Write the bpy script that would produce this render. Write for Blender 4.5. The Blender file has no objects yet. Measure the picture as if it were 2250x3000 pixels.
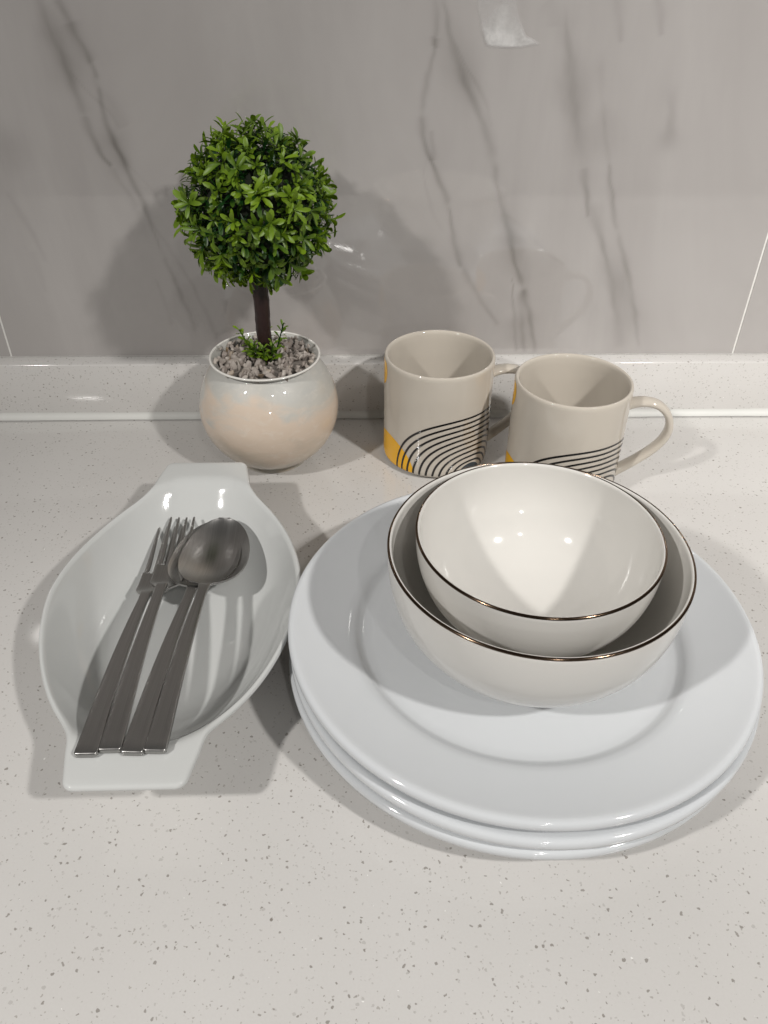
import bpy, bmesh, math, random
import numpy as np
from mathutils import Matrix, Vector
S = bpy.context.scene
C = S.collection
R = math.radians
random.seed(7); rng = np.random.default_rng(11)

# ------------------------------------------------------------------ camera
F_PX, PITCH, ROLL, YAW, HC = 2325.68, R(37.393), R(.566), R(1.79), .3474
fw = Vector((math.sin(YAW)*math.cos(PITCH), math.cos(YAW)*math.cos(PITCH), -math.sin(PITCH)))
r0 = Vector((math.cos(YAW), -math.sin(YAW), 0)); u0 = r0.cross(fw)
rt = r0*math.cos(ROLL) + u0*math.sin(ROLL); up = rt.cross(fw)
cd = bpy.data.cameras.new('camera'); cam = bpy.data.objects.new('camera', cd); C.objects.link(cam)
cd.sensor_fit = 'VERTICAL'; cd.sensor_height = 36; cd.lens = F_PX/3000*36; cd.clip_start = .01; cd.clip_end = 50
cam.matrix_world = Matrix(((rt.x, up.x, -fw.x, 0), (rt.y, up.y, -fw.y, 0), (rt.z, up.z, -fw.z, HC), (0, 0, 0, 1)))
S.camera = cam

def ray(px, py):                       # photo pixel (2250x3000) -> direction
    return fw + rt*((px-1125)/F_PX) - up*((py-1500)/F_PX)
def atz(px, py, z):
    d = ray(px, py); return Vector((0, 0, HC)) + d*((z-HC)/d.z)
def aty(px, py, y):
    d = ray(px, py); return Vector((0, 0, HC)) + d*(y/d.y)

# ------------------------------------------------------------------ light
W = bpy.data.worlds.new('World'); S.world = W; W.use_nodes = True
bg = W.node_tree.nodes['Background']; bg.inputs[0].default_value = (1, .98, .95, 1); bg.inputs[1].default_value = .068
def lamp(name, loc, power, radius, col=(1, .975, .94)):
    l = bpy.data.lights.new(name, 'POINT'); l.energy = power; l.shadow_soft_size = radius; l.color = col
    o = bpy.data.objects.new(name, l); o.location = loc; C.objects.link(o); return o
LAMP_D = (.5, -3.9, 1.25)
def spot(name, loc, aim, power, radius, half, blend=1.0, col=(1, .975, .94)):
    l = bpy.data.lights.new(name, 'SPOT'); l.energy = power; l.shadow_soft_size = radius; l.color = col
    l.spot_size = R(2*half); l.spot_blend = blend
    o = bpy.data.objects.new(name, l); o.location = loc; C.objects.link(o)
    o.rotation_euler = (Vector(aim)-Vector(loc)).to_track_quat('-Z', 'Y').to_euler(); return o
lamp('ceiling_downlight', (.84, -.46, 1.2), 45, .040)
spot('shaped_spot', (.87, -.45, 1.21), (.44, .64, .03), 46, .040, 20)  # added beam beside the downlight, only to brighten the back right corner
spot('shaped_spot', (-1.0, -.46, 1.2), (.10, .26, 0), 53, .042, 23)  # left lamp, cone narrowed to replace shade from an unseen object at back left
lamp('ceiling_downlight', (.28, -.74, 1.2), 6, .02)
lamp('room_ceiling_lamp', LAMP_D, 25, .10)
vs = S.view_settings; vs.view_transform = 'Standard'; vs.look = 'None'; vs.exposure = .23; vs.gamma = 1; vs.use_curve_mapping = False
S.cycles.max_bounces = 10; S.cycles.diffuse_bounces = 5; S.cycles.glossy_bounces = 5

# ------------------------------------------------------------------ helpers
def mesh(name, verts, faces, smooth=True, sharp=None):
    m = bpy.data.meshes.new(name)
    m.from_pydata([tuple(v) for v in verts], [], [tuple(f) for f in faces]); m.update()
    if smooth:
        m.shade_smooth()
        if sharp: m.set_sharp_from_angle(angle=R(sharp))
    return m
def ob(name, m, mat=None, parent=None):
    o = bpy.data.objects.new(name, m); C.objects.link(o)
    if mat and m is not None and not m.materials: m.materials.append(mat)
    if parent: o.parent = parent
    return o
def empty(name, loc=(0, 0, 0), rz=0):
    o = bpy.data.objects.new(name, None); C.objects.link(o); o.location = loc; o.rotation_euler = (0, 0, rz)
    o.empty_display_size = .02; return o
def tag(o, label, cat, group=None):
    o['label'] = label; o['category'] = cat
    if group: o['group'] = group
    return o
def copy_tree(o, parent=None):
    c = o.copy(); C.objects.link(c); c.parent = parent
    for ch in o.children: copy_tree(ch, c)
    return c
def lathe(prof, n=96, closed=False):
    """profile of (r, z); r = 0 ends become poles"""
    V, F, rows = [], [], []
    for r, z in prof:
        if r < 1e-6: rows.append([len(V)]); V.append((0, 0, z))
        else:
            rows.append(list(range(len(V), len(V)+n)))
            V += [(r*math.cos(2*math.pi*k/n), r*math.sin(2*math.pi*k/n), z) for k in range(n)]
    pairs = list(zip(rows, rows[1:])) + ([(rows[-1], rows[0])] if closed else [])
    for a, b in pairs:
        for k in range(n):
            k2 = (k+1) % n
            if len(a) == 1: F.append((a[0], b[k2], b[k]))
            elif len(b) == 1: F.append((a[k], a[k2], b[0]))
            else: F.append((a[k], a[k2], b[k2], b[k]))
    return V, F
def box(x0, x1, y0, y1, z0, z1, bev=0, seg=2):
    bm = bmesh.new()
    v = [bm.verts.new((x, y, z)) for x in (x0, x1) for y in (y0, y1) for z in (z0, z1)]
    for f in ((0, 1, 3, 2), (4, 6, 7, 5), (0, 4, 5, 1), (2, 3, 7, 6), (0, 2, 6, 4), (1, 5, 7, 3)):
        bm.faces.new([v[i] for i in f])
    if bev: bmesh.ops.bevel(bm, geom=bm.edges[:], offset=bev, segments=seg, affect='EDGES', profile=.5)
    bmesh.ops.recalc_face_normals(bm, faces=bm.faces)
    m = bpy.data.meshes.new('box'); bm.to_mesh(m); bm.free()
    m.shade_smooth(); m.set_sharp_from_angle(angle=R(40)); return m
def chaikin(pts, it=2, closed=False):
    for _ in range(it):
        q = [] if closed else [pts[0]]
        n = len(pts)
        for i in range(n if closed else n-1):
            a, b = np.array(pts[i], float), np.array(pts[(i+1) % n], float)
            q += [tuple(.75*a+.25*b), tuple(.25*a+.75*b)]
        if not closed: q.append(pts[-1])
        pts = q
    return pts

# ------------------------------------------------------------------ materials
def newmat(name):
    m = bpy.data.materials.new(name); m.use_nodes = True
    return m, m.node_tree, m.node_tree.nodes['Principled BSDF']
def N(nt, t, **kw):
    n = nt.nodes.new(t)
    for k, v in kw.items():
        if k in n.inputs: n.inputs[k].default_value = v
        else: setattr(n, k, v)
    return n
def math_(nt, op, a, b=None, clamp=False):
    n = nt.nodes.new('ShaderNodeMath'); n.operation = op; n.use_clamp = clamp
    for i, x in enumerate((a, b)):
        if x is None: continue
        if isinstance(x, (int, float)): n.inputs[i].default_value = x
        else: nt.links.new(x, n.inputs[i])
    return n.outputs[0]
def ramp(nt, fac, stops):
    n = nt.nodes.new('ShaderNodeValToRGB'); e = n.color_ramp.elements
    while len(e) < len(stops): e.new(.5)
    for x, (p, c) in zip(e, stops):
        x.position = p; x.color = (*c, 1) if len(c) == 3 else c
    nt.links.new(fac, n.inputs[0]); return n.outputs[0]
def mix(nt, fac, a, b, blend='MIX'):
    n = nt.nodes.new('ShaderNodeMix'); n.data_type = 'RGBA'; n.blend_type = blend
    for i, x in ((0, fac), (6, a), (7, b)):
        if isinstance(x, (int, float)): n.inputs[i].default_value = x
        elif isinstance(x, tuple): n.inputs[i].default_value = (*x, 1)
        else: nt.links.new(x, n.inputs[i])
    return n.outputs[2]
def noise(nt, vec, scale, detail=3, rough=.5, dist=0):
    n = N(nt, 'ShaderNodeTexNoise', Scale=scale, Detail=detail, Roughness=rough, Distortion=dist)
    if vec is not None: nt.links.new(vec, n.inputs['Vector'])
    return n.outputs['Fac']
def objco(nt): return nt.nodes.new('ShaderNodeTexCoord').outputs['Object']

def china(name, col, rough=.07, var=.03, coat=.0):
    m, nt, p = newmat(name); co = objco(nt)
    f = noise(nt, co, 14, 2)
    c2 = tuple(x*(1-var*2) for x in col)
    nt.links.new(mix(nt, f, col, c2), p.inputs['Base Color'])
    r = noise(nt, co, 60, 3)
    nt.links.new(math_(nt, 'ADD', math_(nt, 'MULTIPLY', r, .05), rough-.02), p.inputs['Roughness'])
    p.inputs['IOR'].default_value = 1.5
    b = N(nt, 'ShaderNodeBump', Strength=.09, Distance=.001); nt.links.new(noise(nt, co, 45, 2), b.inputs['Height'])
    nt.links.new(b.outputs[0], p.inputs['Normal'])
    return m
M = {}
M['plate'] = china('white_porcelain', (.66, .68, .70), .055)
M['bowl'] = china('ivory_porcelain', (.70, .683, .65))
M['dish'] = china('white_stoneware', (.60, .61, .60), .06)
M['mug'] = china('cream_glaze', (.53, .484, .42), .05)

def quartz():
    m, nt, p = newmat('speckled_quartz'); co = objco(nt)
    wob = N(nt, 'ShaderNodeTexNoise', Scale=520., Detail=1.); nt.links.new(co, wob.inputs['Vector'])
    sub = N(nt, 'ShaderNodeVectorMath', operation='SUBTRACT'); nt.links.new(wob.outputs['Color'], sub.inputs[0]); sub.inputs[1].default_value = (.5, .5, .5)
    scl = N(nt, 'ShaderNodeVectorMath', operation='SCALE'); nt.links.new(sub.outputs[0], scl.inputs[0]); scl.inputs['Scale'].default_value = .0022
    add = N(nt, 'ShaderNodeVectorMath', operation='ADD'); nt.links.new(co, add.inputs[0]); nt.links.new(scl.outputs[0], add.inputs[1])
    def specks(scale, chance, size, lo=.35):
        v = N(nt, 'ShaderNodeTexVoronoi', Scale=scale); nt.links.new(add.outputs[0], v.inputs['Vector'])
        sep = N(nt, 'ShaderNodeSeparateColor'); nt.links.new(v.outputs['Color'], sep.inputs[0])
        on = math_(nt, 'LESS_THAN', sep.outputs[0], chance)
        rad = math_(nt, 'ADD', math_(nt, 'MULTIPLY', sep.outputs[1], size*(1-lo)), size*lo)
        d = math_(nt, 'DIVIDE', v.outputs['Distance'], rad)
        s = math_(nt, 'MULTIPLY', math_(nt, 'SUBTRACT', 1.25, d), 4, True)
        tone = math_(nt, 'ADD', math_(nt, 'MULTIPLY', sep.outputs[2], .7), .3)
        return math_(nt, 'MULTIPLY', math_(nt, 'MULTIPLY', s, on), tone)
    big, small, light = math_(nt, 'MAXIMUM', specks(340, .58, .235), specks(190, .10, .16)), specks(620, .34, .27), specks(420, .03, .16)
    cl = noise(nt, co, 9, 2)
    base = ramp(nt, cl, [(.3, (.61, .596, .578)), (.7, (.645, .632, .616))])
    grain = noise(nt, co, 900, 2)
    base = mix(nt, math_(nt, 'MULTIPLY', grain, .25), base, (.50, .47, .44))
    c = mix(nt, math_(nt, 'MULTIPLY', small, .55), base, (.25, .225, .19))
    c = mix(nt, math_(nt, 'MULTIPLY', big, .72), c, (.19, .17, .145))
    c = mix(nt, light, c, (.85, .84, .82))
    nt.links.new(c, p.inputs['Base Color'])
    nt.links.new(math_(nt, 'ADD', math_(nt, 'MULTIPLY', noise(nt, co, 30, 3), .05), .035), p.inputs['Roughness'])
    return m
M['quartz'] = quartz()

def marble():
    m, nt, p = newmat('grey_marble_tile'); co = objco(nt)
    a = N(nt, 'ShaderNodeAttribute', attribute_name='vein')
    mp = N(nt, 'ShaderNodeMapping'); mp.inputs['Rotation'].default_value = (0, R(14), 0); mp.inputs['Scale'].default_value = (1, 1, .28)
    nt.links.new(co, mp.inputs['Vector'])
    cloud = noise(nt, mp.outputs[0], 7, 5, .6, .7)
    base = ramp(nt, cloud, [(.3, (.352, .331, .320)), (.5, (.390, .369, .357)), (.72, (.438, .416, .404))])
    br = noise(nt, mp.outputs[0], 60, 4, .6)
    v = math_(nt, 'MULTIPLY', a.outputs['Fac'], math_(nt, 'ADD', math_(nt, 'MULTIPLY', br, .9), .45))
    c = mix(nt, math_(nt, 'MINIMUM', v, .85), base, (.135, .124, .112))
    nt.links.new(c, p.inputs['Base Color'])
    p.inputs['Roughness'].default_value = .11
    sm = noise(nt, co, 16, 4, .6)
    nt.links.new(math_(nt, 'ADD', math_(nt, 'MULTIPLY', sm, .06), .02), p.inputs['Roughness'])
    p.inputs['IOR'].default_value = 1.85
    return m
M['marble'] = marble()
def plain(name, col, rough=.5, metal=0, nscale=60, var=.2, **kw):
    m, nt, p = newmat(name); co = objco(nt)
    nt.links.new(mix(nt, noise(nt, co, nscale, 3), tuple(x*(1-var) for x in col), tuple(min(1, x*(1+var)) for x in col)), p.inputs['Base Color'])
    p.inputs['Roughness'].default_value = rough; p.inputs['Metallic'].default_value = metal
    for k, v in kw.items(): p.inputs[k].default_value = v
    return m
M['grout'] = plain('pale_grout', (.74, .73, .70), .8, nscale=200, var=.1)
M['sealant'] = plain('white_sealant', (.62, .62, .595), .6, nscale=40, var=.04)
M['gold'] = plain('bronze_gilding', (.135, .09, .06), .14, 1, var=.25)
M['yellow'] = plain('yellow_print', (.80, .42, .012), .1, var=.05)
M['black'] = plain('black_print', (.012, .011, .011), .12, var=.2)
M['navy'] = plain('navy_print', (.03, .04, .05), .12, var=.2)
M['bark'] = plain('dark_brown_stem', (.022, .009, .008), .4, nscale=300, var=.5)
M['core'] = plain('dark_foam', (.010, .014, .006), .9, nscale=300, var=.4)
def steel():
    m, nt, p = newmat('brushed_steel'); co = objco(nt)
    mp = N(nt, 'ShaderNodeMapping'); mp.inputs['Scale'].default_value = (14, 2600, 60); nt.links.new(co, mp.inputs['Vector'])
    f = noise(nt, mp.outputs[0], 1, 3, .6)
    nt.links.new(ramp(nt, f, [(.3, (.34, .333, .323)), (.7, (.44, .432, .42))]), p.inputs['Base Color'])
    p.inputs['Metallic'].default_value = 1
    nt.links.new(math_(nt, 'ADD', math_(nt, 'MULTIPLY', f, .14), .24), p.inputs['Roughness'])
    b = N(nt, 'ShaderNodeBump', Strength=.06, Distance=.0002); nt.links.new(f, b.inputs['Height']); nt.links.new(b.outputs[0], p.inputs['Normal'])
    return m
M['steel'] = steel()
def pearl():
    m, nt, p = newmat('pearly_beige_glass'); co = objco(nt)
    mp = N(nt, 'ShaderNodeMapping'); mp.inputs['Scale'].default_value = (1, 1, 1.9); nt.links.new(co, mp.inputs['Vector'])
    n1 = noise(nt, mp.outputs[0], 20, 4, .55, .8)
    sep = N(nt, 'ShaderNodeSeparateXYZ'); nt.links.new(co, sep.inputs[0])
    h = math_(nt, 'ADD', math_(nt, 'MULTIPLY', sep.outputs[2], 1/.0865), math_(nt, 'MULTIPLY', math_(nt, 'SUBTRACT', n1, .5), 1.25))
    c = ramp(nt, h, [(.02, (.42, .39, .33)), (.16, (.50, .43, .345)), (.45, (.63, .515, .41)), (.66, (.64, .53, .43)), (.80, (.53, .51, .465)), (.95, (.50, .495, .465))])
    st = noise(nt, mp.outputs[0], 95, 4, .6, 1.2)
    c = mix(nt, math_(nt, 'MULTIPLY', math_(nt, 'SUBTRACT', st, .52), 1.4, True), c, (.72, .68, .62))
    nt.links.new(c, p.inputs['Base Color'])
    p.inputs['Roughness'].default_value = .5
    p.inputs['Coat Weight'].default_value = .7; p.inputs['Coat Roughness'].default_value = .03
    p.inputs['Sheen Weight'].default_value = .0
    return m
M['pearl'] = pearl()
def pebblemat():
    m, nt, p = newmat('grey_gravel'); co = objco(nt)
    oi = N(nt, 'ShaderNodeObjectInfo')
    c = ramp(nt, oi.outputs['Random'], [(0, (.26, .215, .185)), (.35, (.37, .32, .285)), (.7, (.47, .42, .375)), (.93, (.60, .54, .48)), (1, (.30, .20, .10))])
    f = noise(nt, co, 500, 4, .6)
    nt.links.new(mix(nt, math_(nt, 'MULTIPLY', f, .7), c, (.17, .145, .13)), p.inputs['Base Color']); p.inputs['Roughness'].default_value = .55
    return m
M['pebble'] = pebblemat()
def leafmat(name, lo, hi):
    m, nt, p = newmat(name)
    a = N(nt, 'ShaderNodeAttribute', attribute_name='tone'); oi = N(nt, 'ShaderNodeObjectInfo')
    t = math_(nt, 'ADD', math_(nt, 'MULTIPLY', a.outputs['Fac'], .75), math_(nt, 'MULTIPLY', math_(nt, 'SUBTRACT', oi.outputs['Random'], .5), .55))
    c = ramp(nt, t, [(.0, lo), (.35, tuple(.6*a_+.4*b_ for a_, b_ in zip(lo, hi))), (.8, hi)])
    nt.links.new(c, p.inputs['Base Color']); p.inputs['Roughness'].default_value = .42
    tr = N(nt, 'ShaderNodeBsdfTranslucent'); nt.links.new(c, tr.inputs['Color'])
    mx = N(nt, 'ShaderNodeMixShader'); mx.inputs[0].default_value = .18
    nt.links.new(p.outputs[0], mx.inputs[1]); nt.links.new(tr.outputs[0], mx.inputs[2])
    nt.links.new(mx.outputs[0], nt.nodes['Material Output'].inputs['Surface'])
    return m
M['leaf'] = leafmat('plastic_leaf', (.005, .042, .005), (.175, .285, .011))
def patchmat():
    m, nt, p = newmat('cloudy_patch'); co = objco(nt)
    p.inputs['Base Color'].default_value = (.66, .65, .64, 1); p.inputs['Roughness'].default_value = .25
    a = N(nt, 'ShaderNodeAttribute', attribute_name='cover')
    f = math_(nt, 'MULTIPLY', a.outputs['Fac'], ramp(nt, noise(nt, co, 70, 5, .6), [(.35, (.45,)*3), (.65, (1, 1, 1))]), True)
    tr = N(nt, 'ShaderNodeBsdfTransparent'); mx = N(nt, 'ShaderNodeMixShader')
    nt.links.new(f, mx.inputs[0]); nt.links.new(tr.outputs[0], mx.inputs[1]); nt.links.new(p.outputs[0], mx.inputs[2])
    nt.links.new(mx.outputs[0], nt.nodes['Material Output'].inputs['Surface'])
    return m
M['patch'] = patchmat()

# ------------------------------------------------------------------ the setting
YF, TH, ZU = .590, .014, .0492
YW = YF + TH
ct = ob('countertop', box(-.95, .95, -.03, YW+.02, -.03, 0, .002), M['quartz']); ct['kind'] = 'structure'
us = ob('upstand', box(-.95, .95, YF, YW+.012, .0006, ZU, .0011, 3), M['quartz']); us['kind'] = 'structure'
# silicone fillet where the upstand meets the counter
prof = [(YF-.0062, .0004)] + [(YF-.0062+.0060*math.sin(t)*1.0, .0004+.0058*(1-math.cos(t))) for t in np.linspace(.15, math.pi/2, 7)] + [(YF+.0003, .0058), (YF+.0003, .0004)]
nx = 120; V = []; F = []
for i in range(nx+1):
    x = -.94 + 1.88*i/nx; k = .80 + .02*math.sin(i*1.7)+.03*math.sin(i*.61+1)
    V += [(x, YF + (y-YF)*k, .0004+(z-.0004)*k) for y, z in prof]
n = len(prof)
for i in range(nx):
    for j in range(n-1): F.append((i*n+j, i*n+j+1, (i+1)*n+j+1, (i+1)*n+j))
ob('sealant_bead', mesh('sealant', V, F, True, 50), M['sealant'], us)
# wall of large marble tiles
wall = ob('wall', box(-.95, .95, YW+.0004, YW+.03, ZU+.0004, ZU+.63), M['grout']); wall['kind'] = 'structure'
XJ = -.289

def px7(L): return [(x*.678, y*.678) for x, y in L]
def px8(L): return [(1125+x*.678, y*.678) for x, y in L]
veins = [  # polyline in photo pixels, half-width px, strength
 (px7([(150,-40),(200,90),(240,190),(290,290),(330,400),(360,470),(375,510)]), 12, .40),
 (px7([(160,-20),(230,140),(290,300),(352,440)]), 30, .20),
 (px7([(365,495),(385,560),(410,610),(440,680),(485,722)]), 8, .62),
 (px7([(485,722),(530,800),(600,900)]), 10, .18),
 (px7([(235,-20),(310,110),(360,210),(400,280),(425,350)]), 7, .55),
 (px7([(300,90),(350,200),(400,275)]), 14, .40),
 (px7([(425,350),(440,440),(455,520),(490,610),(535,700),(575,790),(630,900),(665,1000),(705,1100)]), 5.5, .55),
 (px7([(420,380),(470,420),(545,555)]), 12, .20),
 (px7([(455,520),(500,640),(560,770)]), 20, .22),
 (px7([(640,940),(740,1080),(830,1230),(900,1370),(945,1470)]), 5, .30),
 (px7([(705,1100),(760,1230),(815,1350),(850,1440)]), 6, .36),
 (px7([(665,1200),(710,1290),(745,1410)]), 5, .32),
 (px7([(20,820),(110,950),(160,1040),(205,1140)]), 6, .22),
 (px7([(140,1080),(175,1200),(200,1270)]), 8, .12),
 (px7([(0,480),(40,620),(60,840)]), 25, .10),
 (px8([(215,-30),(235,110),(222,190),(190,330),(162,490)]), 9, .22),
 (px8([(225,160),(218,205)]), 9, .45),
 (px8([(162,490),(166,560),(178,640),(205,705),(250,800),(282,890)]), 8, .55),
 (px8([(205,560),(212,640),(208,700)]), 6, .35),
 (px8([(282,890),(292,950),(300,1030),(318,1110),(335,1160)]), 5, .50),
 (px8([(335,1160),(400,1270),(450,1350),(500,1410)]), 7, .28),
 (px8([(250,-30),(285,170),(335,330),(400,450),(445,560),(480,690)]), 10, .36),
 (px8([(262,0),(300,180),(350,330),(430,520)]), 24, .18),
 (px8([(480,690),(488,800),(500,880),(540,980),(550,1060),(565,1140),(600,1240)]), 9, .40),
 (px8([(490,760),(520,900),(560,1040),(600,1180),(640,1330)]), 26, .20),
 (px8([(552,1190),(556,1290),(566,1420),(572,1530)]), 4.5, .50),
 (px8([(600,1240),(590,1310),(598,1420),(608,1530)]), 7, .45),
 (px8([(600,1240),(625,1340),(645,1440),(655,1530)]), 7, .42),
 (px8([(575,1330),(590,1440),(600,1530)]), 26, .22),
 (px8([(775,-20),(790,200),(830,500),(862,720)]), 34, .20),
 (px8([(862,720),(872,830),(882,945)]), 8, .42),
 (px8([(900,860),(930,990),(965,1130),(990,1290),(1020,1520)]), 14, .30),
 (px8([(940,980),(1000,1150),(1050,1350),(1100,1520)]), 24, .16),
 (px8([(970,700),(980,820),(990,920),(1010,1000)]), 6, .34),
 (px8([(1010,1000),(1050,1160),(1085,1330),(1105,1510)]), 6, .28),
 (px8([(940,420),(955,560),(965,720)]), 30, .12),
 (px8([(1000,-20),(1020,100),(1028,190)]), 8, .26),
 (px8([(1180,-20),(1195,70),(1200,160)]), 8, .30),
 (px8([(1240,340),(1250,500),(1215,690)]), 22, .20),
 (px8([(700,0),(740,60),(730,120)]), 14, .16),
 (px7([(235,-30),(310,110),(400,280),(440,440),(455,520),(535,700),(630,900),(705,1100),(815,1350),(860,1480)]), 9, .22),
 (px7([(150,-40),(240,190),(330,400),(375,510),(440,680),(530,800),(600,930),(660,1080)]), 9, .18),
 (px8([(215,-30),(230,150),(190,330),(162,490),(178,640),(250,800),(292,950),(318,1110),(400,1270),(510,1430)]), 8, .26),
 (px8([(250,-30),(335,330),(445,560),(488,800),(540,980),(565,1140),(600,1240),(640,1420),(655,1530)]), 9, .28),
 (px8([(775,-20),(830,500),(862,720),(885,900),(930,1000),(970,1150),(1005,1330),(1040,1530)]), 10, .24),
 (px8([(930,200),(950,500),(970,700),(1000,960),(1060,1200),(1105,1530)]), 7, .22),
 (px8([(300,180),(360,300),(440,420),(470,560)]), 4, .25),
 (px8([(180,640),(170,760),(200,900),(260,1010)]), 4, .16),
 (px8([(520,920),(600,980),(700,1090),(790,1150)]), 5, .14),
 (px7([(300,300),(380,400),(470,470),(520,560)]), 4, .20),
 (px7([(535,700),(640,790),(700,900)]), 4, .16),
]
def vein_field(X, Z):
    out = np.zeros_like(X)
    # slow wobble so the lines do not look drawn
    wx = .0004*np.sin(Z*140+np.sin(Z*67)*2)+.00025*np.sin(Z*520+X*300)
    XX = X + wx
    for pl, hw, st in veins:
        P = [aty(a, b, YW) for a, b in chaikin(pl, 2)]
        d = np.full(X.shape, 9.); s = np.zeros(X.shape)
        L = 0
        for a, b in zip(P, P[1:]):
            ax, az, bx, bz = a.x, a.z, b.x, b.z
            l2 = (bx-ax)**2+(bz-az)**2+1e-12; l = math.sqrt(l2)
            t = np.clip(((XX-ax)*(bx-ax)+(Z-az)*(bz-az))/l2, 0, 1)
            dd = np.hypot(XX-ax-t*(bx-ax), Z-az-t*(bz-az))
            mm = dd < d; d = np.where(mm, dd, d); s = np.where(mm, L+t*l, s); L += l
        w = hw*(.00042 if hw >= 18 else .00036)*(.8+.45*np.sin(s*75+hw)*np.sin(s*37+1))
        w = np.maximum(w, .0005)
        fade = np.clip(np.minimum(s, L-s)/((.40 if hw >= 18 else .07)*L+1e-6), 0, 1); fade = fade*fade*(3-2*fade)
        out += st*(1.9 if hw >= 18 else .68)*fade*np.exp(-(d/w)**2)*(.8+.3*np.sin(s*90+hw*3)*np.sin(s*43))
    # faint generic veining outside the area the photograph shows
    for k in range(10):
        x0 = -.9+.2*k+.05*math.sin(k*5); far = (X < -.33) | (X > .36) | (Z > .36)
        d = np.abs(X-x0+(Z-.3)*.33+.012*np.sin(Z*23+k)+.006*np.sin(Z*61+k*2))
        out += np.where(far, .28*np.exp(-(d/(.002+.0015*math.sin(k)))**2), 0)
    return np.clip(out, 0, 1)
def tile(x0, x1, fine):
    z0, z1 = ZU+.0012, ZU+.6
    if fine:
        xs = np.arange(x0, x1, .0014); zs = np.concatenate([np.arange(z0, .345, .0014), np.arange(.345, z1, .006)])
    else:
        xs = np.arange(x0, x1, .003); zs = np.concatenate([np.arange(z0, .345, .003), np.arange(.345, z1, .012)])
    xs = np.append(xs[:-1], x1); zs = np.append(zs[:-1], z1)
    X, Z = np.meshgrid(xs, zs)
    nx, nz = len(xs), len(zs)
    v = np.stack([X.ravel(), np.full(X.size, YW), Z.ravel()], 1)
    i = np.arange(nx-1)[None, :]+nx*np.arange(nz-1)[:, None]
    f = np.stack([i, i+1, i+1+nx, i+nx], -1).reshape(-1, 4)
    # side returns, 2.2 mm deep
    e = len(v); D = YW+.0010
    back = np.array([(x0, D, z0), (x1, D, z0), (x1, D, z1), (x0, D, z1)])
    v = np.vstack([v, back])
    m = bpy.data.meshes.new('marble_tile')
    faces = [tuple(q) for q in f.tolist()]
    c = [0, nx-1, nx*nz-1, nx*(nz-1)]
    rim = [list(range(0, nx)), list(range(nx-1, nx*nz, nx)), list(range(nx*nz-1, nx*(nz-1)-1, -1)), list(range(nx*(nz-1), -1, -nx))]
    for k in range(4): faces.append(tuple(rim[k][::-1]+[e+k, e+(k+1) % 4]))
    m.from_pydata(v.tolist(), [], faces); m.update()
    at = m.attributes.new('vein', 'FLOAT', 'POINT')
    at.data.foreach_set('value', np.concatenate([vein_field(X, Z).ravel(), np.zeros(4)]).astype(np.float32))
    return m
G = .00085
for k, fine in ((-1, False), (0, True), (1, False)):
    t = ob('marble_tile', tile(max(-.94, XJ+.6*k+G), min(.94, XJ+.6*(k+1)-G), fine), M['marble'], wall)

# cloudy whitish patch over the tile, fading out at its edges
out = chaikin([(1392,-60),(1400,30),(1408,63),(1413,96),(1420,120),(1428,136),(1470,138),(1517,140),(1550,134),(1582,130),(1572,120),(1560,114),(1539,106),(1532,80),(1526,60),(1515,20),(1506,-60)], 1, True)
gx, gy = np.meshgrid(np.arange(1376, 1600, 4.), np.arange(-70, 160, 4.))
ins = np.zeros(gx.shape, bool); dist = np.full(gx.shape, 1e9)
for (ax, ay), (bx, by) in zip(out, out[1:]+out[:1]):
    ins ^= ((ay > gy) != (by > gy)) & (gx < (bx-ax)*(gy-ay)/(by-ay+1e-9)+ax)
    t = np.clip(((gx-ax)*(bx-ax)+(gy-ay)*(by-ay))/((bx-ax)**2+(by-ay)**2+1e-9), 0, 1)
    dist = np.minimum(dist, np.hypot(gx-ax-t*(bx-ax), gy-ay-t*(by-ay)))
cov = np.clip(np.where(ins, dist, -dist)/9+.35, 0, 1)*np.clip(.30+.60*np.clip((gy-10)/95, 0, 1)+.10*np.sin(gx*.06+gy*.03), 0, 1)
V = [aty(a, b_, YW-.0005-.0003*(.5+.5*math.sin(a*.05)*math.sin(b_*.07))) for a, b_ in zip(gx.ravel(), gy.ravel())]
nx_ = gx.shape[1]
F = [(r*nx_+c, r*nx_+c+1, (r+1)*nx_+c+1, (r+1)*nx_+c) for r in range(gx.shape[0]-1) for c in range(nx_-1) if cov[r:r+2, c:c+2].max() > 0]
tm = mesh('pale_patch', V, F)
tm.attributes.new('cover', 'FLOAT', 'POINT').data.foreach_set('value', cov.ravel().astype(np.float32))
tag(ob('pale_patch', tm, M['patch']), 'cloudy whitish patch over the grey marble wall', 'patch')

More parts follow.
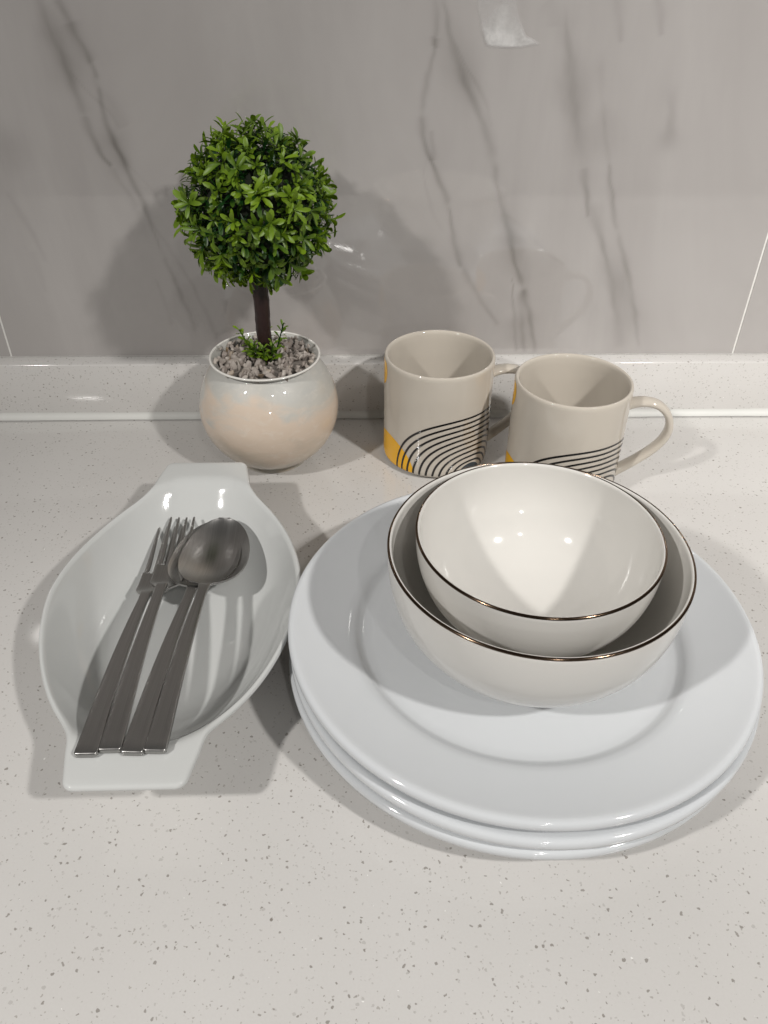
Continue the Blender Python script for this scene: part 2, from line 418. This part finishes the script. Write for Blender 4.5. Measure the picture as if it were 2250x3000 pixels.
# ------------------------------------------------------------------ plates
DZ = .0103
pp = [(0, .0101), (.03, .0101), (.06, .0101), (.079, .0101), (.0836, .0102), (.0856, .0109), (.0878, .0128), (.0902, .0144), (.0938, .0153), (.098, .0163),
      (.106, .0182), (.115, .0208), (.1188, .0220), (.1208, .0227), (.1223, .0229), (.1236, .0225), (.12435, .0215), (.12455, .0197), (.1242, .0178), (.1230, .0168),
      (.121, .0167), (.117, .0160), (.108, .0135), (.098, .0106), (.091, .0078), (.085, .0046), (.080, .0024), (.0775, .0006), (.076, 0), (.0742, .0004), (.073, .0022), (.06, .0028), (0, .0028)]
pv, pf = lathe(pp, 160)
plm = mesh('dinner_plate', pv, pf)
for k, (dx, dy) in enumerate(((-.0006, -.0012), (.0008, -.0024), (0, 0))):
    o = ob('dinner_plate', plm, M['plate']); o.location = (.0831+dx, .3056+dy, .0002+k*DZ); o.rotation_euler[2] = k*1.1
    tag(o, ('white porcelain dinner plate at the bottom of the stack of three, resting on the counter',
            'white porcelain dinner plate in the middle of the stack of three',
            'white porcelain dinner plate on top of the stack, carrying the two bowls')[k], 'plate', 'stacked dinner plates')

# ------------------------------------------------------------------ bowls
def bowl(name, Rr, H, foot, th=.0032, p=2.35, k=.002):
    root = empty(name)
    def rz(z, R_, e, top): return R_*(max(0, 1-(max(0, (top-z))/e)**p))**(1/p)
    o = [(0, .0022), (foot-.004, .0022), (foot-.0026, .0004), (foot-.0014, 0), (foot, .0006), (foot+.0006, .003)]
    zs = [.0045+ (H-.0045)*t**1.25 for t in np.linspace(0, 1, 26)]
    rs = [rz(z, Rr, H+k-.002, H+k) for z in zs]
    o += [(max(r, foot+.0012), z) for r, z in zip(rs, zs) if r > foot+.0008]
    tt = .0021
    o[-1] = (o[-1][0], H-.0012)
    lip = [(Rr-.0002, H-.0006), (Rr-.0007, H-.0001), (Rr-.0012, H), (Rr-.0017, H-.0002), (Rr-tt, H-.0010)]
    zi = [H-.0020-(H-.0062-.002)*t**.85 for t in np.linspace(0, 1, 26)]
    inn = [(max(rz(z-.0038, Rr-tt, H+k-.0062, H+k-.0038+.0), 0), z) for z in zi]
    inn = [q for q in inn if q[0] > .004] + [(.012, .0061), (0, .0060)]
    inn = sorted(set(inn), key=lambda q: -q[0])
    body = ob('body', mesh(name, *lathe(o+lip+inn, 128)), M['bowl'], root)
    # gilded lip: a fine band laid over the rim
    g = [(Rr+.00018, H-.0008), (Rr+.00012, H-.0003), (Rr-.0003, H+.0001), (Rr-.0007, H+.00022), (Rr-.0010, H+.00012), (Rr-.0010, H-.0003), (Rr-.0006, H-.0005)]
    ob('gilded_rim', mesh('gilded_rim', *lathe(g, 160, True)), M['gold'], root)
    return root
b = bowl('rice_bowl', .0738, .069, .036, p=2.65); b.location = (.0849, .2957, .0307)
tag(b, 'large ivory bowl with dark gilded rim standing on the plates, holding a smaller bowl', 'bowl', 'nested gilt rimmed bowls')
b = bowl('rice_bowl', .061, .0615, .025, p=2.4); b.location = (.0862, .3032, .0415)
tag(b, 'smaller ivory bowl with dark gilded rim nested inside the large bowl', 'bowl', 'nested gilt rimmed bowls')

# ------------------------------------------------------------------ mugs
MR, MH = .0408, .0866
def make_mug():
    root = empty('coffee_mug')
    o = [(0, .0022), (.033, .0022), (.0345, .0003), (.0358, 0), (.0368, .0006), (.0376, .0016), (.0393, .0026), (.0404, .0042), (.0408, .0068)]
    o += [(MR, z) for z in np.linspace(.012, MH-.004, 12)]
    o += [(MR, MH-.0018), (MR-.0004, MH-.0006), (MR-.0011, MH), (MR-.0020, MH-.0002), (MR-.0027, MH-.0010), (MR-.0031, MH-.003)]
    o += [(MR-.0033, z) for z in np.linspace(MH-.008, .018, 10)] + [(MR-.0036, .012), (MR-.005, .0078), (MR-.009, .0062), (.02, .0058), (0, .0058)]
    ob('body', mesh('mug_body', *lathe(o, 128)), M['mug'], root)
    # handle: strap swept along an ear shaped path in the x-z plane
    pts = [(.0385, .0690), (.0435, .0712), (.051, .0726), (.0605, .0712), (.0688, .0640), (.0722, .0530), (.0698, .0425), (.0625, .0325), (.0530, .0235), (.0450, .0168), (.0385, .0125)]
    pts = chaikin(pts, 2); V = []; F = []; ns = 14; L = len(pts)
    for i, (x, z) in enumerate(pts):
        a = np.array(pts[max(i-1, 0)]); c = np.array(pts[min(i+1, L-1)]); d = c-a; d /= np.linalg.norm(d); nrm = np.array((-d[1], d[0]))
        e = abs(2*i/(L-1)-1); wy = .0052+.0016*e**4; wn = .0027+.0008*e**6
        for k in range(ns):
            t = 2*math.pi*k/ns; cc, ss = math.cos(t), math.sin(t)
            cy = math.copysign(abs(cc)**.75, cc)*wy; cn = math.copysign(abs(ss)**.75, ss)*wn
            V.append((x+nrm[0]*cn, cy, z+nrm[1]*cn))
    for i in range(L-1):
        for k in range(ns): F.append((i*ns+k, i*ns+(k+1) % ns, (i+1)*ns+(k+1) % ns, (i+1)*ns+k))
    F += [tuple(range(ns))[::-1], tuple(range((L-1)*ns, L*ns))]
    h = ob('handle', mesh('mug_handle', V, F, True, 60), M['mug'], root); h.rotation_euler[2] = R(3)
    # print, as thin enamel lying on the wall: theta (deg), z (m)
    def on(th, z, lift): return ((MR+lift)*math.cos(R(th)), (MR+lift)*math.sin(R(th)), z)
    zmin = .0042
    def clipr(z):  # follow the rounded foot of the mug
        return 0 if z > .0068 else -(.0068-z)*.16
    def disc(name, c, rz_, lift, mat):
        V, F = [], []; nr, na = 14, 72
        for i in range(nr+1):
            for k in range(na):
                a = 2*math.pi*k/na; z = c[1]+rz_*i/nr*math.sin(a); z = min(max(z, zmin), MH-.0022)
                th = c[0]+math.degrees(rz_*i/nr*math.cos(a)/MR)
                V.append(on(th, z, lift+clipr(z)))
        for i in range(nr):
            for k in range(na): F.append((i*na+k, i*na+(k+1) % na, (i+1)*na+(k+1) % na, (i+1)*na+k))
        return ob(name, mesh(name, V, F), mat, root)
    disc('yellow_print', (-157, .000), .0285, .00010, M['yellow'])
    disc('yellow_print', (-181, .077), .0135, .00010, M['yellow'])
    disc('navy_print', (-55, .000), .0118, .00010, M['navy'])
    for k in range(10):
        hz, hw = .0522-.00425*k, .0605-.00505*k
        V, F = [], []; n = 90; half = .00078
        for i in range(n+1):
            a = math.pi*i/n
            ca, sa = math.cos(a), math.sin(a)
            q = 2/2.35
            def pt(dr):
                x = math.copysign(abs(ca)**q, -ca)*(hw+dr); z = abs(sa)**q*(hz+dr)
                return x, z
            for dr in (-half, half):
                x, z = pt(dr); z = max(z, zmin)
                V.append(on(-55+math.degrees(x/MR), z, .00022+clipr(z)))
        for i in range(n): F.append((2*i, 2*i+1, 2*i+3, 2*i+2))
        ob('line_print', mesh('line_print', V, F), M['black'], root)
    return root
m1 = make_mug(); m1.location = (.0566, .5326, .0001)
m2 = copy_tree(m1); m2.location = (.147, .4915, .0001); m2.rotation_euler[2] = R(-11)
tag(m1, 'cream mug with yellow dots and black arched lines, standing beside the potted plant', 'mug', 'patterned cream mugs')
tag(m2, 'cream mug with yellow and black lined print, whole handle showing, foot hidden behind the bowls', 'mug', 'patterned cream mugs')

# ------------------------------------------------------------------ oval dish
def make_dish():
    root = empty('oval_baking_dish', (-.1075, .3333, .0001), R(.32))
    A, B, ZT = .110, .0712, .040
    def half(s):        # half width of the outline at distance s along the long axis
        s = abs(s)
        e = B*max(0, 1-(s/.113)**1.8)**.571
        t = .0310-.0042*max(0, (s-.108)/.020)+.0025*max(0, (.108-s)/.012)**1.3
        if s < .080: return e
        # smooth max of oval and tab
        k = .006; h = max(k-abs(e-t), 0)/k
        return max(e, t)+h*h*k*.25
    END = .128
    out = []
    ss = list(np.linspace(-END, END, 161))
    right = [(half(s), s) for s in ss]
    # rounded tab corners
    def corner(x, y, sx, sy, r=.0045, n=6):
        return [(half(y-r+r*math.cos(t))-r+r*math.sin(t), y-r+r*math.cos(t)) for t in np.linspace(0, math.pi/2, n)]
    xe = half(END)
    rr = [(x, s) for x, s in right if abs(s) < END-.0046]
    top = corner(xe, END, 1, 1)      # from (xe-r,END) to (xe,END-r)
    loop = rr + top[::-1] + [(xe*.5, END), (0, END), (-xe*.5, END)] + [(-x, y) for x, y in top] + [(-x, s) for x, s in rr[::-1]]
    bot = [(x, -y) for x, y in top]  # (xe-r,-END)..(xe,-END+r)
    loop += [(-x, y) for x, y in bot[::-1]] + [(-xe*.5, -END), (0, -END), (xe*.5, -END)] + bot
    loop = np.array(loop); n = len(loop)
    def prof(rho):      # inner surface height against elliptical radius
        if rho < .50: return .0072
        t = min((rho-.50)/.50, 1)
        z = .0072 + (ZT-.0072)*t**2.15
        return z
    def prof_s(rho):    # softened where it turns out on to the tab
        return sum(prof(rho+d) for d in (-.03, -.015, 0, .015, .03))/5 if rho > .9 else prof(rho)
    def under(rho):
        if rho < .54: return .0
        t = min((rho-.54)/.44, 1)
        return (ZT-.0046)*(.6*t**1.5+.4*t*t*(3-2*t))
    nr = 44; V = []; rings = []
    fr = [((i+1)/nr) for i in range(nr)]
    def ring(pts_z):
        s = len(V); V.extend(pts_z); rings.append(list(range(s, s+n)))
    lipr = .0019
    # shrink outline by lip radius (towards the centre, along the local normal)
    tan = np.roll(loop, -1, 0)-np.roll(loop, 1, 0); tan /= np.linalg.norm(tan, axis=1)[:, None]
    nor = np.stack([tan[:, 1], -tan[:, 0]], 1)
    if (nor*loop).sum() < 0: nor = -nor
    core = loop-nor*lipr
    V.append((0, 0, prof(0)))
    def rho(p): return math.hypot(p[0]/B, p[1]/A)
    def zcap(p): return min(prof_s(rho(p)*1.028), ZT)
    for f in fr:
        ring([(p[0]*f, p[1]*f, zcap(p*f)) for p in core])
    ztop = [zcap(p) for p in core]
    for a in np.linspace(0, math.pi, 8)[1:-1]:
        ring([(c[0]+q[0]*lipr*math.sin(a), c[1]+q[1]*lipr*math.sin(a), z-lipr*(1-math.cos(a))) for c, q, z in zip(core, nor, ztop)])
    for f in fr[::-1]:
        ring([(p[0]*f, p[1]*f, min(under(rho(p*f)), z-2*lipr) if f < .999 else z-2*lipr) for p, z in zip(core, ztop)])
    last = len(V); V.append((0, 0, 0.0))
    F = []
    for k in range(n): F.append((0, rings[0][k], rings[0][(k+1) % n]))
    for a, b_ in zip(rings, rings[1:]):
        for k in range(n): F.append((a[k], b_[k], b_[(k+1) % n], a[(k+1) % n]))
    for k in range(n): F.append((rings[-1][(k+1) % n], rings[-1][k], last))
    m = mesh('dish_all', V, F)
    nrm = np.zeros(len(m.vertices)*3, np.float32); m.vertex_normals.foreach_get('vector', nrm); nrm = nrm.reshape(-1, 3)
    cy = [sum(V[i][1] for i in f)/len(f) for f in F]
    def sub(name, sel):
        ids = sorted({i for f, y in zip(F, cy) if sel(y) for i in f}); mp = {i: j for j, i in enumerate(ids)}
        sm = mesh(name, [V[i] for i in ids], [tuple(mp[i] for i in f) for f, y in zip(F, cy) if sel(y)])
        sm.normals_split_custom_set_from_vertices([tuple(nrm[i]) for i in ids])
        return ob(name, sm, M['dish'], root)
    sub('body', lambda y: abs(y) <= .1085)
    sub('tab_handle', lambda y: y > .1085)
    sub('tab_handle', lambda y: y < -.1085)
    return tag(root, 'white oval baking dish with flat tab handles, holding the forks and spoons', 'dish')
make_dish()

# ------------------------------------------------------------------ cutlery
def strip(name, rows, thick, mat, parent, cols=9, capends=True, sharp=45):
    """rows: (x, half width, fn(s)->z, thickness factor); closed slab, x along, s across"""
    V, F = [], []; n = len(rows)
    for side in (0, 1):
        for x, w, fz, tk in rows:
            for j in range(cols):
                s = -1+2*j/(cols-1); V.append((x, s*w, fz(s)-side*thick*tk))
    o = n*cols
    for i in range(n-1):
        for j in range(cols-1):
            a = i*cols+j; F.append((a, a+cols, a+cols+1, a+1)); F.append((o+a, o+a+1, o+a+cols+1, o+a+cols))
    for i in range(n-1):
        a = i*cols; b_ = a+cols; F.append((a, o+a, o+b_, b_))
        a = i*cols+cols-1; b_ = a+cols; F.append((a, b_, o+b_, o+a))
    for j in range(cols-1):
        F.append((j, j+1, o+j+1, o+j)); a = (n-1)*cols+j; F.append((a, o+a, o+a+1, a+1))
    bm = bmesh.new(); m = mesh(name, V, F); bm.from_mesh(m)
    bmesh.ops.remove_doubles(bm, verts=bm.verts, dist=2e-5); bmesh.ops.recalc_face_normals(bm, faces=bm.faces)
    ed = [e for e in bm.edges if len(e.link_faces) == 2 and e.calc_face_angle(0) > R(50)]
    bmesh.ops.bevel(bm, geom=ed, offset=.00055, segments=3, affect='EDGES', profile=.5, clamp_overlap=True)
    bm.to_mesh(m); bm.free(); m.shade_smooth(); m.set_sharp_from_angle(angle=R(sharp))
    return ob(name, m, mat, parent)
LN = .203
def spine(x):   # gentle rise and dip of a utensil along its length
    return .0035*math.sin(math.pi*min(x/.135, 1))
def make_handle(root):
    rows = []
    for i, x in enumerate(np.linspace(.0, .128, 26)):
        w = .0054-.0026*min(1, max(0, (x-.005)/.118)); tk = 1 - .25*x/.128
        if x > .118: w += .0007*(x-.118)/.01
        rows.append((x, w, (lambda z: (lambda s: z))(spine(x)), tk))
    # squared, faintly bowed end
    rows[0] = (-.0009, .0046, rows[0][2], .9); rows.insert(1, (.0002, .0054, rows[1][2], 1))
    return strip('handle', rows, .0030, M['steel'], root, 5)
def make_spoon():
    root = empty('table_spoon'); make_handle(root)
    rows = []; xc, a = .166, .037
    D = .0095
    for x in list(np.linspace(.1275, .134, 5))+[.1365+(.2030-.1365)*math.sin(t) for t in np.linspace(0, math.pi/2, 34)]:
        u = (x-xc)/a; u = max(-1, min(.99995, u))
        wb = .0222*math.sqrt(max(0, 1-abs(u)**2.15))*(1-.10*u)
        t = min(1, max(0, (x-.1275)/.012)); w = max(.0036*(1-t)+.0040*t, wb)
        base = spine(x)-.0028*math.sin(math.pi*min(1, max(0, (x-.125)/.078)))
        dep = D*max(0, 1-u*u)**.8*min(1, max(0, (x-.1275)/.006))
        ff = (lambda b0, d0: (lambda s: b0-d0*(1-s*s)))(base, dep)
        rows.append((x, w, ff, .45))
    strip('bowl', rows, .0030, M['steel'], root, 21, sharp=70)
    return root
def make_fork():
    root = empty('table_fork'); make_handle(root)
    def zf(x):
        t = min(1, max(0, (x-.125)/.078)); return -.0085*math.sin(math.pi*t**.62)*(1-.25*t)
    rows = []
    for x in np.linspace(.1275, .157, 24):
        t = min(1, max(0, (x-.1275)/.011)); w = .0036+(.0100-.0036)*(t*t*(3-2*t))
        z0 = zf(x); rows.append((x, w, (lambda z0, t: (lambda s: z0+.0012*t*s*s))(z0, t), .62))
    head = strip('head', rows, .0030, M['steel'], root, 13, sharp=60)
    for k in range(4):
        rows = []; yc = -.0078+.0052*k
        for x in np.linspace(.1567, .2025+(.0004 if k in (1, 2) else 0), 16):
            t = (x-.1567)/.046; w = .00165-.0008*t
            if t > .95: w *= .75
            rows.append((x, w, (lambda z0: (lambda s: z0))(zf(x)+.0012*(yc/.01)**2), .6-.1*t))
        ti = strip('tine', rows, .0030, M['steel'], head, 3); ti.location.y = yc
    return root
def place(o, E, T, roll=0):
    x = (T-E).normalized(); y = Vector((0, 0, 1)).cross(x).normalized(); z = x.cross(y)
    m = Matrix((x, y, z)).transposed().to_4x4(); m = m @ Matrix.Rotation(R(roll), 4, 'X'); m.translation = E
    m = m @ Matrix.Scale((T-E).length/LN, 4); o.matrix_world = m
fk = make_fork(); sp = make_spoon()
fk2 = copy_tree(fk); sp2 = copy_tree(sp)
def aim(o, pe, pt, ze, zt, roll=0):
    E, T = atz(*pe, ze), atz(*pt, zt); place(o, E, T, roll)
aim(fk, (250, 2205), (502, 1541), .0434, .0205)
aim(fk2, (321, 2192), (536, 1514), .0434, .0255, 1)
aim(sp, (386, 2200), (636, 1526), .0434, .0245)
aim(sp2, (453, 2195), (658, 1516), .0436, .0290, 1)
tag(fk, 'steel fork lying underneath the other fork, at the outer side of the oval dish', 'fork', 'steel forks in the dish')
tag(fk2, 'steel fork lying on top of the other fork, next to the spoons', 'fork', 'steel forks in the dish')
tag(sp, 'steel spoon mostly hidden underneath the other spoon, next to the forks', 'spoon', 'steel spoons in the dish')
tag(sp2, 'steel spoon lying on top of the other spoon, its whole round bowl showing', 'spoon', 'steel spoons in the dish')

# ------------------------------------------------------------------ potted topiary
PX, PY = -.0712, .5303
plant = empty('potted_topiary', (PX, PY, .0001))
tag(plant, 'artificial ball topiary in a round pearly beige pot filled with gravel', 'plant')
po = [(0, .0012), (.020, .0012), (.0225, .0002), (.0245, 0), (.0268, .0006)]
for t in np.linspace(-66, 51.5, 30):
    ca, sa = math.cos(R(t)), math.sin(R(t))
    r = .0521*abs(ca)**.86; z = .0455+(.0468 if sa < 0 else .0505)*math.copysign(abs(sa)**1.06, sa)
    po.append((r, z))
re, ze = po[-1]
po += [(.0401, .0862), (.0399, .0868), (.0394, .0871), (.0389, .0868), (.0387, .0858)]
for t in np.linspace(48, 10, 8):
    ca, sa = math.cos(R(t)), math.sin(R(t)); po.append((.0521*abs(ca)**.86-.0022, .0455+.0505*abs(sa)**1.06))
po += [(.049, .03), (0, .03)]
po = [q for q in po if not (q[1] > .0858 and q[0] > .0402)]
pot = ob('pot', mesh('pot', *lathe(po, 128)), M['pearl'], plant)
ob('rim', mesh('pot_rim', *lathe([(.03945+.0009*math.cos(t), .0868+.0008*math.sin(t)) for t in np.linspace(0, 2*math.pi, 12, endpoint=False)], 128, True)), china('pot_rim_highlight', (.74, .72, .68), .06), pot)  # whitish ring: the highlight on the glass edge is put into its colour
# gravel
def pebble_mesh(i):
    bm = bmesh.new(); q = np.random.default_rng(40+i)
    for k in range(16):
        v = q.normal(size=3); v /= np.linalg.norm(v); v *= np.array((1, .78, .62))*(.85+.3*q.random()); bm.verts.new(v)
    bmesh.ops.convex_hull(bm, input=bm.verts[:])
    for v in [v for v in bm.verts if not v.link_faces]: bm.verts.remove(v)
    bmesh.ops.bevel(bm, geom=bm.edges[:], offset=.10, segments=1, affect='EDGES', clamp_overlap=True)
    m = bpy.data.meshes.new('pebble'); bm.to_mesh(m); bm.free(); m.shade_smooth(); m.set_sharp_from_angle(angle=R(35)); m.materials.append(M['pebble']); return m
pm = [pebble_mesh(i) for i in range(5)]
k = 0; n_p = 240
for i in range(n_p):
    rr = .0366*math.sqrt((i+.5)/n_p); a = i*2.39996+rng.normal()*.2
    if rr < .006: continue
    o = ob('pebble', pm[i % 5], None, plant)
    s = .0022+.0022*rng.random()**1.3 if rr < .031 else .0020+.0010*rng.random()
    o.location = (rr*math.cos(a), rr*math.sin(a), .0834+rng.random()*.0026)
    o.rotation_euler = tuple(rng.random(3)*6.28); o.scale = (s*1.15, s, s*.95)
bed = ob('gravel_bed', mesh('gravel_bed', *lathe([(0, .0822), (.02, .0822), (.0365, .0818), (.0385, .0800)], 48)), plain('gravel_bed', (.16, .14, .125), .9, nscale=400, var=.5), plant)
# stem
sv = []; sf = []; ns = 14; zs = np.linspace(.074, .158, 24)
for i, z in enumerate(zs):
    for k in range(ns):
        a = 2*math.pi*k/ns; r = .0051+.0005*(z-.074)/.08+.00025*math.sin(a*3+z*160)+.0002*math.sin(z*700+a)
        sv.append((.0008+r*math.cos(a)-.01*(z-.074)*.1, r*math.sin(a), z))
for i in range(len(zs)-1):
    for k in range(ns): sf.append((i*ns+k, i*ns+(k+1) % ns, (i+1)*ns+(k+1) % ns, (i+1)*ns+k))
ob('trunk', mesh('trunk', sv, sf), M['bark'], plant)
# crown
CC = Vector((.0034, 0, .1912))
crown = ob('crown', None, None, plant) if False else empty('crown'); crown.parent = plant; crown.location = CC
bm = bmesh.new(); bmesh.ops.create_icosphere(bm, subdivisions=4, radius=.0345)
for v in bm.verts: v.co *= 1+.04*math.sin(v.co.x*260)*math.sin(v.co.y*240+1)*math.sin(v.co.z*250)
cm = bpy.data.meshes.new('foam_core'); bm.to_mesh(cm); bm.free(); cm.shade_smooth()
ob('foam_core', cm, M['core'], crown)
def leaf_geo(V, F, tone, base, d, L, w, curl, q, t0=.45):
    """one leaf of 8 faces from base along d, with a fold and a curl"""
    d = d.normalized(); side = d.cross(Vector((0, 0, 1)))
    if side.length < .1: side = d.cross(Vector((1, 0, 0)))
    side.normalize(); nn = side.cross(d).normalized()
    i0 = len(V); rows = [(0, .16), (.34, .62), (.66, 1.0), (.89, .74)]
    for t, ww in rows:
        c = base+d*(L*t)+nn*(-curl*L*t*t)
        for s in (-1, 0, 1):
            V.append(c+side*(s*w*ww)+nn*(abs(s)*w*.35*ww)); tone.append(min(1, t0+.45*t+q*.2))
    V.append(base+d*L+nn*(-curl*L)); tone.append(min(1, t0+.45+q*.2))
    for r in range(3):
        for s in range(2):
            a = i0+r*3+s; F.append((a, a+1, a+4, a+3))
    a = i0+9; F += [(a, a+1, i0+12), (a+1, a+2, i0+12)]
def sprig_mesh(i):
    q = np.random.default_rng(90+i); V, F, T = [], [], []
    n = int(q.integers(5, 8)); a0 = q.random()*6.28
    # stem
    s0 = len(V)
    for z in (-.006, .006):
        for k in range(3):
            a = k*2.094; V.append(Vector((.00045*math.cos(a), .00045*math.sin(a), z))); T.append(.15)
    for k in range(3): F.append((s0+k, s0+(k+1) % 3, s0+3+(k+1) % 3, s0+3+k))
    for k in range(n):
        a = a0+k*2.4+q.normal()*.25; el = R(62-14*(k/n)*3+q.normal()*8)
        el = max(R(12), el)
        d = Vector((math.sin(el)*math.cos(a), math.sin(el)*math.sin(a), math.cos(el)))
        L = .0085+.0045*q.random(); w = .0015+.0008*q.random()
        leaf_geo(V, F, T, Vector((0, 0, .003+.0042*k/n)), d, L, w, .20+.3*q.random(), q.random())
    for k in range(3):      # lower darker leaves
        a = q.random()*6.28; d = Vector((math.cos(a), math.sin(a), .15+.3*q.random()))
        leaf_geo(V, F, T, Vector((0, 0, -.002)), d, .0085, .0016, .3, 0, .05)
    m = mesh('leaf_sprig', V, F); at = m.attributes.new('tone', 'FLOAT', 'POINT'); at.data.foreach_set('value', T)
    m.materials.append(M['leaf']); return m
spm = [sprig_mesh(i) for i in range(7)]
n_s = 262
for i in range(n_s):
    z = 1-2*(i+.5)/n_s; a = i*2.39996; rr = math.sqrt(max(0, 1-z*z))
    d = Vector((rr*math.cos(a), rr*math.sin(a), z))+Vector(rng.normal(size=3)*.10); d.normalize()
    o = ob('leaf_sprig', spm[i % 7], None, crown)
    o.location = d*(.0402+rng.normal()*.0018)
    ax = (d+Vector(rng.normal(size=3)*.34)).normalized()
    qn = ax.to_track_quat('Z', 'Y'); o.rotation_mode = 'QUATERNION'
    o.rotation_quaternion = qn @ Matrix.Rotation(rng.random()*6.28, 3, 'Z').to_quaternion()
    s = .66+.30*rng.random(); o.scale = (s, s, s)
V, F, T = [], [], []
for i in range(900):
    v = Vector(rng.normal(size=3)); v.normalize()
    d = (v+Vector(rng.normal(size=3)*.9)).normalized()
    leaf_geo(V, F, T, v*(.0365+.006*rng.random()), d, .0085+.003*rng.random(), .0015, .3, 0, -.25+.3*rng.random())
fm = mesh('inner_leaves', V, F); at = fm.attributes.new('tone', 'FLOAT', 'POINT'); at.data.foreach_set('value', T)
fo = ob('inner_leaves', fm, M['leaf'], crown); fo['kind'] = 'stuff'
# small shoots at the foot of the stem
def shoot(i, H, n):
    q = np.random.default_rng(200+i); V, F, T = [], [], []
    for z in (-.004, H):
        for k in range(3):
            a = k*2.094; V.append(Vector((.0005*math.cos(a), .0005*math.sin(a), z))); T.append(.1)
    for k in range(3): F.append((k, (k+1) % 3, 3+(k+1) % 3, 3+k))
    for k in range(n):
        t = (k+1)/n; a = k*2.4+q.normal()*.3; el = R(70-35*t)
        d = Vector((math.sin(el)*math.cos(a), math.sin(el)*math.sin(a), math.cos(el)))
        leaf_geo(V, F, T, Vector((0, 0, H*t*.98)), d, (.0058-.0018*t)*(1+.2*q.random()), .0016-.0007*t, .15, 0, .30+.2*q.random())
    m = mesh('base_shoot', V, F); at = m.attributes.new('tone', 'FLOAT', 'POINT'); at.data.foreach_set('value', T); m.materials.append(M['leaf']); return m
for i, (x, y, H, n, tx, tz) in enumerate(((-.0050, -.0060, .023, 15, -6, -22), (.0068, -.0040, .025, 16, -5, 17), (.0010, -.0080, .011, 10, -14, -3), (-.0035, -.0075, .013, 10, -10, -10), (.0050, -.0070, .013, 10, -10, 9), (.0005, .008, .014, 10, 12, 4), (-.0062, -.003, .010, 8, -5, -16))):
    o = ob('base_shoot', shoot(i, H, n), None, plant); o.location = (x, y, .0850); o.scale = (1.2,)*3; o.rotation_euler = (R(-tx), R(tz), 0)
